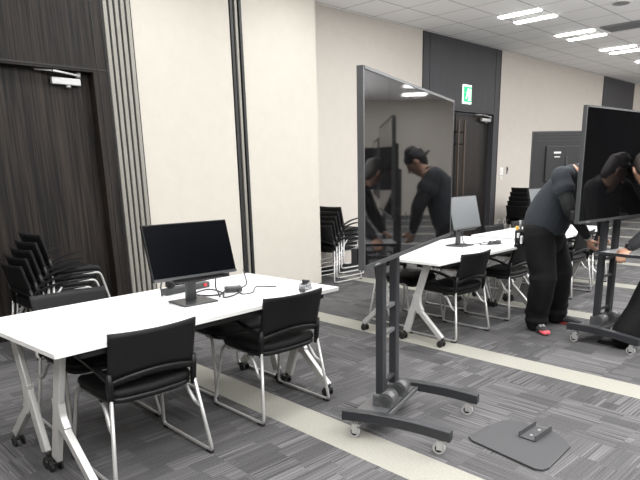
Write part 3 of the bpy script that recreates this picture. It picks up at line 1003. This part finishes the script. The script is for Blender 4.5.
def shoe(parent, off, heel, toe, mats, name='shoe', toecap=None):
    h, t_ = V(heel), V(toe)
    d = (t_ - h).normalized(); L = (t_ - h).length
    s = V((0, 0, 1)).cross(d)
    m = MB()
    limb(m, [h + d * .02 + V((0, 0, .05)), h + d * L * .35 + V((0, 0, .048)), h + d * L * .68 + V((0, 0, .040)), h + d * (L - .025) + V((0, 0, .032))],
         [(.036, .040), (.040, .040), (.048, .032), (.036, .022)], 14, 4, s)
    limb(m, [h + d * .045 + V((0, 0, .05)), h + d * .05 + V((0, 0, .11))], [.040, .043], 14, 3)
    o = remeshed(name, m, mats[0], parent, off, .008, 3)
    sole = MB()
    n = 24; ring = []
    for k in range(n):
        a = 2 * PI * k / n
        ca, sa = math.cos(a), math.sin(a)
        ring.append((h + d * (L * .5 + ca * L * .52) + s * sa * (.042 + .008 * ca)))
    sole.prism([(p.x, p.y) for p in ring], .002, .022, None, .004)
    sole.build('sole', mats[1], o, off)
    if toecap:
        m = MB()
        limb(m, [h + d * (L - .06) + V((0, 0, .030)), h + d * (L - .018) + V((0, 0, .026))], [(.046, .028), (.038, .024)], 14, 3, s)
        m.build('toe_cap', toecap, o, off)
        m = MB()
        for k in range(4):
            c = h + d * (L * .45 + k * .022) + V((0, 0, .086 - k * .006))
            m.bar(c - s * .024, c + s * .024, .010, .006)
        m.build('lace', MAT['lace'], o, off)
    return o

# --- the man behind the second cart
root = V((5.03, 2.40, 0))
man = thing('person', 'person in dark tee, black cap and black trousers bending over behind the second cart', 'person', root)
F1 = V((.12, -.99, 0)).normalized()
body = MB()
P1 = head(body, (5.055, 2.085, 1.505), (.16, -.80, -.58), (.10, -.58, .80), 1.0)
limb(body, [(4.985, 2.20, 1.40), (5.01, 2.165, 1.43), (5.04, 2.115, 1.48)], [.060, .054, .055], 14)
limb(body, [(4.94, 2.43, .92), (4.94, 2.39, 1.08), (4.965, 2.30, 1.25), (4.985, 2.21, 1.39)], [(.15, .115), (.155, .13), (.165, .12), (.12, .09)], 18, 5, (1, .12, 0))
SH_R, EL_R, WR_R = V((4.735, 2.235, 1.375)), V((4.665, 2.105, 1.120)), V((4.955, 2.055, .865))
SH_L, EL_L, WR_L = V((5.170, 2.235, 1.370)), V((5.330, 2.110, 1.110)), V((5.260, 2.060, .850))
for S, E_, W_, sd in ((SH_R, EL_R, WR_R, 1), (SH_L, EL_L, WR_L, -1)):
    limb(body, [S, (S + E_) / 2, E_, E_ * .6 + W_ * .4, W_], [.052, .046, .040, .038, .027], 14)
hand(body, WR_R, (.35, -.25, -.85), (.80, -.3, .4), 1, .75)
hand(body, WR_L, (-.35, -.25, -.85), (-.80, -.3, .4), -1, .75)
for hip, kn, an in (((4.815, 2.42, .90), (4.80, 2.345, .50), (4.895, 2.44, .10)), ((5.045, 2.445, .90), (5.145, 2.36, .50), (5.265, 2.43, .10))):
    limb(body, [hip, kn, an], [.085, .060, .042], 14)
bo = remeshed('body', body, MAT['skin'], man, root, .0065, 4)
eyes(P1, MAT['eye'], man, root)
# hair under the cap, cap worn back to front
m = MB()
limb(m, [P1(0, -.055, .055), P1(0, -.06, .0), P1(0, -.055, -.045)], [(.075, .05), (.078, .052), (.060, .04)], 16, 4, P1(1, 0, 0) - P1(0, 0, 0))
remeshed('hair', m, MAT['hair'], man, root, .009, 4)
m = MB()
limb(m, [P1(0, -.012, .112), P1(0, -.012, .085), P1(0, -.010, .040)], [(.060, .072), (.083, .101), (.086, .106)], 20, 5, P1(1, 0, 0) - P1(0, 0, 0))
cap = remeshed('cap', m, MAT['hair'], man, root, .009, 3)
def brim(off):
    def f(u, v):
        a = (u - .5) * 1.9
        rr = .098 + v * .065 * math.cos(a * .8)
        return P1(math.sin(a) * rr * .85, -math.cos(a) * rr - .005, .034 - v * .012 - .02 * (abs(u - .5) * 2) ** 2 + off)
    return f
MB().slab(brim(.004), brim(0), 14, 4).build('cap_peak', MAT['hair'], cap, root)
# tee
m = MB()
limb(m, [(4.925, 2.45, .88), (4.935, 2.42, 1.0), (4.945, 2.365, 1.13), (4.965, 2.295, 1.27), (4.985, 2.235, 1.375), (4.995, 2.215, 1.398)],
     [(.215, .17), (.222, .195), (.212, .185), (.205, .150), (.185, .11), (.115, .08)], 24, 5, (1, .12, 0))
for S, E_ in ((SH_R, EL_R), (SH_L, EL_L)):
    inn = S * .72 + V((4.985, 2.22, 1.37)) * .28
    d_ = (E_ - S)
    limb(m, [inn, S, S + d_ * .22, S + d_ * .40], [.084, .078, .078, .090], 18)
remeshed('tee_shirt', m, MAT['tee'], man, root, .009, 3)
for S, E_, W_ in ((SH_R, EL_R, WR_R), (SH_L, EL_L, WR_L)):
    m = MB()
    d_ = (E_ - S)
    limb(m, [S + d_ * .2, E_, E_ * .6 + W_ * .4, E_ * .08 + W_ * .92], [.060, .053, .049, .036], 16)
    remeshed('arm_sleeve', m, MAT['armsl'], man, root, .008, 3)
d_ = (WR_R - EL_R).normalized()
m = MB(); m.cyl(WR_R - d_ * .018, WR_R + d_ * .004, .034, 20, .031)
m.build('wristband', MAT['caster'], man, root)
# trousers
m = MB()
limb(m, [(4.925, 2.44, 1.0), (4.93, 2.44, .90), (4.935, 2.435, .82)], [(.195, .165), (.215, .175), (.20, .165)], 24, 4, (1, .12, 0))
for hip, kn, an in (((4.805, 2.425, .88), (4.80, 2.36, .50), (4.885, 2.435, .085)), ((5.035, 2.445, .88), (5.145, 2.375, .50), (5.265, 2.43, .09))):
    h_, k_, a_ = V(hip), V(kn), V(an)
    limb(m, [h_, (h_ + k_) / 2, k_ + V((0, 0, .06)), k_, k_ - V((0, 0, .05)), k_ * .6 + a_ * .4, k_ * .4 + a_ * .6, a_ + V((0, 0, .13)), a_ + V((0, 0, .09)), a_ + V((0, 0, .05)), a_ + V((0, 0, .015)), a_ - V((0, 0, .015))], [.135, .130, .112, .124, .110, .114, .103, .098, .112, .098, .108, .094], 18, 4)
remeshed('trousers', m, MAT['trouser'], man, root, .010, 3)
m = MB(); 
for k in range(28):
    a0 = 2 * PI * k / 28; a1 = 2 * PI * (k + 1) / 28
    c0 = V((4.93, 2.44, .955)); ux = V((1, .12, 0)).normalized(); uy = V((-.12, 1, 0)).normalized()
    m.bar(c0 + ux * math.cos(a0) * .216 + uy * math.sin(a0) * .180, c0 + ux * math.cos(a1) * .216 + uy * math.sin(a1) * .180, .006, .035, None)
m.build('belt', MAT['black'], man, root)
# tool pouch on the back of the right hip
tp = V((4.775, 2.580, .850))
m = MB().box(tp, (.10, .075, .14), (0, 0, .7), .02)
m.box(tp + V((-.045, .0, .01)), (.05, .06, .12), (0, .0, .7), .012)
po = m.build('tool_pouch', MAT['black'], man, root)
MB().bar(tp + V((-.03, .02, .06)), tp + V((-.033, .025, .100)), .024, .024, None, .005).build('tape_measure', MAT['yellow'], po, root)
MB().bar(tp + V((-.065, -.01, .0)), tp + V((-.070, -.012, .045)), .024, .016, None, .004).bar(tp + V((-.05, -.035, -.05)), tp + V((-.06, -.04, .02)), .026, .016, None, .004).build('white_tool', MAT['lace'], po, root)
MB().cyl(tp + V((-.01, .0, .07)), tp + V((-.01, .01, .15)), .011, 12).build('screwdriver', MAT['grey'], po, root)
shoe(man, root, (4.935, 2.50, 0), (4.765, 2.265, 0), (MAT['shoe'], MAT['shoe']), 'shoe', MAT['pink'])
shoe(man, root, (5.270, 2.46, 0), (5.310, 2.175, 0), (MAT['shoe'], MAT['redsole']))

# --- the second person at the right edge, in front of the second set
root = V((5.185, 1.510, 0))
man2 = thing('person', 'person in dark grey sweatshirt cut off by the right edge, gripping the cart shelf', 'person', root)
body = MB()
HC = V((4.990, 1.675, 1.415))
P2 = head(body, HC, (.60, .50, -.60), (.45, .38, .80), 1.0)
limb(body, [(5.165, 1.490, 1.30), (5.105, 1.550, 1.335), (5.035, 1.630, 1.37)], [.060, .054, .055], 14)
limb(body, [(5.335, 1.330, .90), (5.305, 1.370, 1.05), (5.235, 1.430, 1.20), (5.170, 1.490, 1.30)], [(.15, .115), (.15, .12), (.165, .115), (.12, .09)], 18, 5, (1, .3, 0))
S_L, E_L, W_L = V((5.020, 1.465, 1.265)), V((5.020, 1.520, 1.00)), V((4.875, 1.690, .815))
S_R, E_R, W_R = V((5.330, 1.555, 1.265)), V((5.455, 1.660, 1.02)), V((5.390, 1.770, .83))
for S, E_, W_ in ((S_L, E_L, W_L), (S_R, E_R, W_R)):
    limb(body, [S, (S + E_) / 2, E_, E_ * .6 + W_ * .4, W_], [.050, .045, .040, .037, .026], 14)
hand(body, W_L, (-.62, .30, -.72), (.75, .10, -.62), -1, .95)
hand(body, W_R, (.0, .75, -.55), (-.2, -.5, -.7), 1, .7)
for hip, kn, an in (((5.245, 1.330, .88), (5.045, 1.510, .50), (4.880, 1.650, .10)), ((5.425, 1.380, .88), (5.475, 1.490, .49), (5.535, 1.270, .10))):
    limb(body, [hip, kn, an], [.085, .060, .042], 14)
remeshed('body', body, MAT['skin'], man2, root, .0065, 4)
eyes(P2, MAT['eye'], man2, root)
m = MB()
limb(m, [P2(0, -.018, .098), P2(0, -.022, .065), P2(0, -.034, .015), P2(0, -.045, -.04), P2(0, -.048, -.075)], [(.058, .066), (.084, .092), (.084, .076), (.072, .052), (.052, .036)], 20, 5, P2(1, 0, 0) - P2(0, 0, 0))
limb(m, [P2(-.055, .05, .075), P2(0, .072, .082), P2(.055, .05, .075)], [.022, .026, .022], 12, 4)
remeshed('hair', m, MAT['hair2'], man2, root, .009, 3)
m = MB()
limb(m, [(5.340, 1.325, .86), (5.325, 1.350, .97), (5.295, 1.380, 1.08), (5.235, 1.435, 1.21), (5.175, 1.485, 1.305), (5.135, 1.520, 1.335)],
     [(.185, .15), (.19, .155), (.185, .15), (.188, .135), (.155, .10), (.08, .07)], 24, 5, (1, .3, 0))
for S, E_, W_ in ((S_L, E_L, W_L), (S_R, E_R, W_R)):
    inn = S * .7 + V((5.175, 1.490, 1.28)) * .3
    limb(m, [inn, S, (S + E_) / 2, E_, E_ * .55 + W_ * .45, E_ * .10 + W_ * .90], [.085, .080, .072, .066, .060, .046], 18)
remeshed('sweatshirt', m, MAT['sweat'], man2, root, .010, 5)
d_ = (W_L - E_L).normalized()
m = MB(); m.cyl(W_L - d_ * .012, W_L + d_ * .016, .034, 20, .032)
wo = m.build('watch_strap', MAT['black'], man2, root)
m = MB(); q = W_L + V((-.004, .012, .032)); m.cyl(q, q + V((-.002, .006, .010)), .019, 18); m.build('watch_case', MAT['tvframe'], wo, root)
m = MB()
limb(m, [(5.345, 1.325, .98), (5.345, 1.330, .88), (5.335, 1.350, .80)], [(.175, .145), (.19, .16), (.17, .145)], 24, 4, (1, .3, 0))
for hip, kn, an in (((5.245, 1.340, .86), (5.045, 1.520, .50), (4.880, 1.640, .085)), ((5.425, 1.380, .86), (5.480, 1.500, .49), (5.535, 1.280, .085))):
    h_, k_, a_ = V(hip), V(kn), V(an)
    limb(m, [h_, (h_ + k_) / 2, k_, (k_ + a_) / 2, a_ + V((0, 0, .05)), a_], [.13, .125, .118, .112, .112, .105], 18, 5)
remeshed('trousers', m, MAT['trouser'], man2, root, .011, 5)
shoe(man2, root, (4.920, 1.580, 0), (4.870, 1.860, 0), (MAT['shoe'], MAT['rubber']))
shoe(man2, root, (5.545, 1.210, 0), (5.515, 1.480, 0), (MAT['shoe'], MAT['rubber']))

# ------------------------------------------------------------------ camera
f, cx, cy = 586.3, 351.0, 318.3
tilt, roll, ywall = R(14.23), R(-.7235), R(44.593)
fwd = V((0, math.cos(tilt), -math.sin(tilt))); up = V((0, math.sin(tilt), math.cos(tilt))); rt = V((1, 0, 0))
Rr = rt * math.cos(roll) + up * math.sin(roll); Uu = -rt * math.sin(roll) + up * math.cos(roll)
ex = V((math.sin(ywall), math.cos(ywall), 0)); ey = V((-math.cos(ywall), math.sin(ywall), 0))
def tow(v): return V((v.dot(ex), v.dot(ey), v.z))
Rw, Uw, Fw = tow(Rr), tow(Uu), tow(fwd)
cam = bpy.data.cameras.new('camera')
co = bpy.data.objects.new('camera', cam); link(co)
M = Matrix((Rw, Uw, -Fw)).transposed().to_4x4()
M.translation = V((0, 0, 1.45))
co.matrix_world = M
cam.sensor_fit = 'HORIZONTAL'; cam.sensor_width = 36
cam.lens = f * 36 / 640
cam.shift_x = (320 - cx) / 640
cam.shift_y = (cy - 240) / 640
cam.clip_start = .05
SC.camera = co

# ------------------------------------------------------------------ world and colour
wd = bpy.data.worlds.new('world'); SC.world = wd; wd.use_nodes = True
wd.node_tree.nodes['Background'].inputs[0].default_value = (.8, .85, .9, 1)
wd.node_tree.nodes['Background'].inputs[1].default_value = .2
SC.view_settings.view_transform = 'Standard'
SC.view_settings.look = 'None'
SC.view_settings.exposure = -0.08
SC.view_settings.gamma = 1.0
SC.cycles.use_denoising = True
SC.cycles.max_bounces = 8
SC.cycles.caustics_reflective = False
SC.cycles.caustics_refractive = False
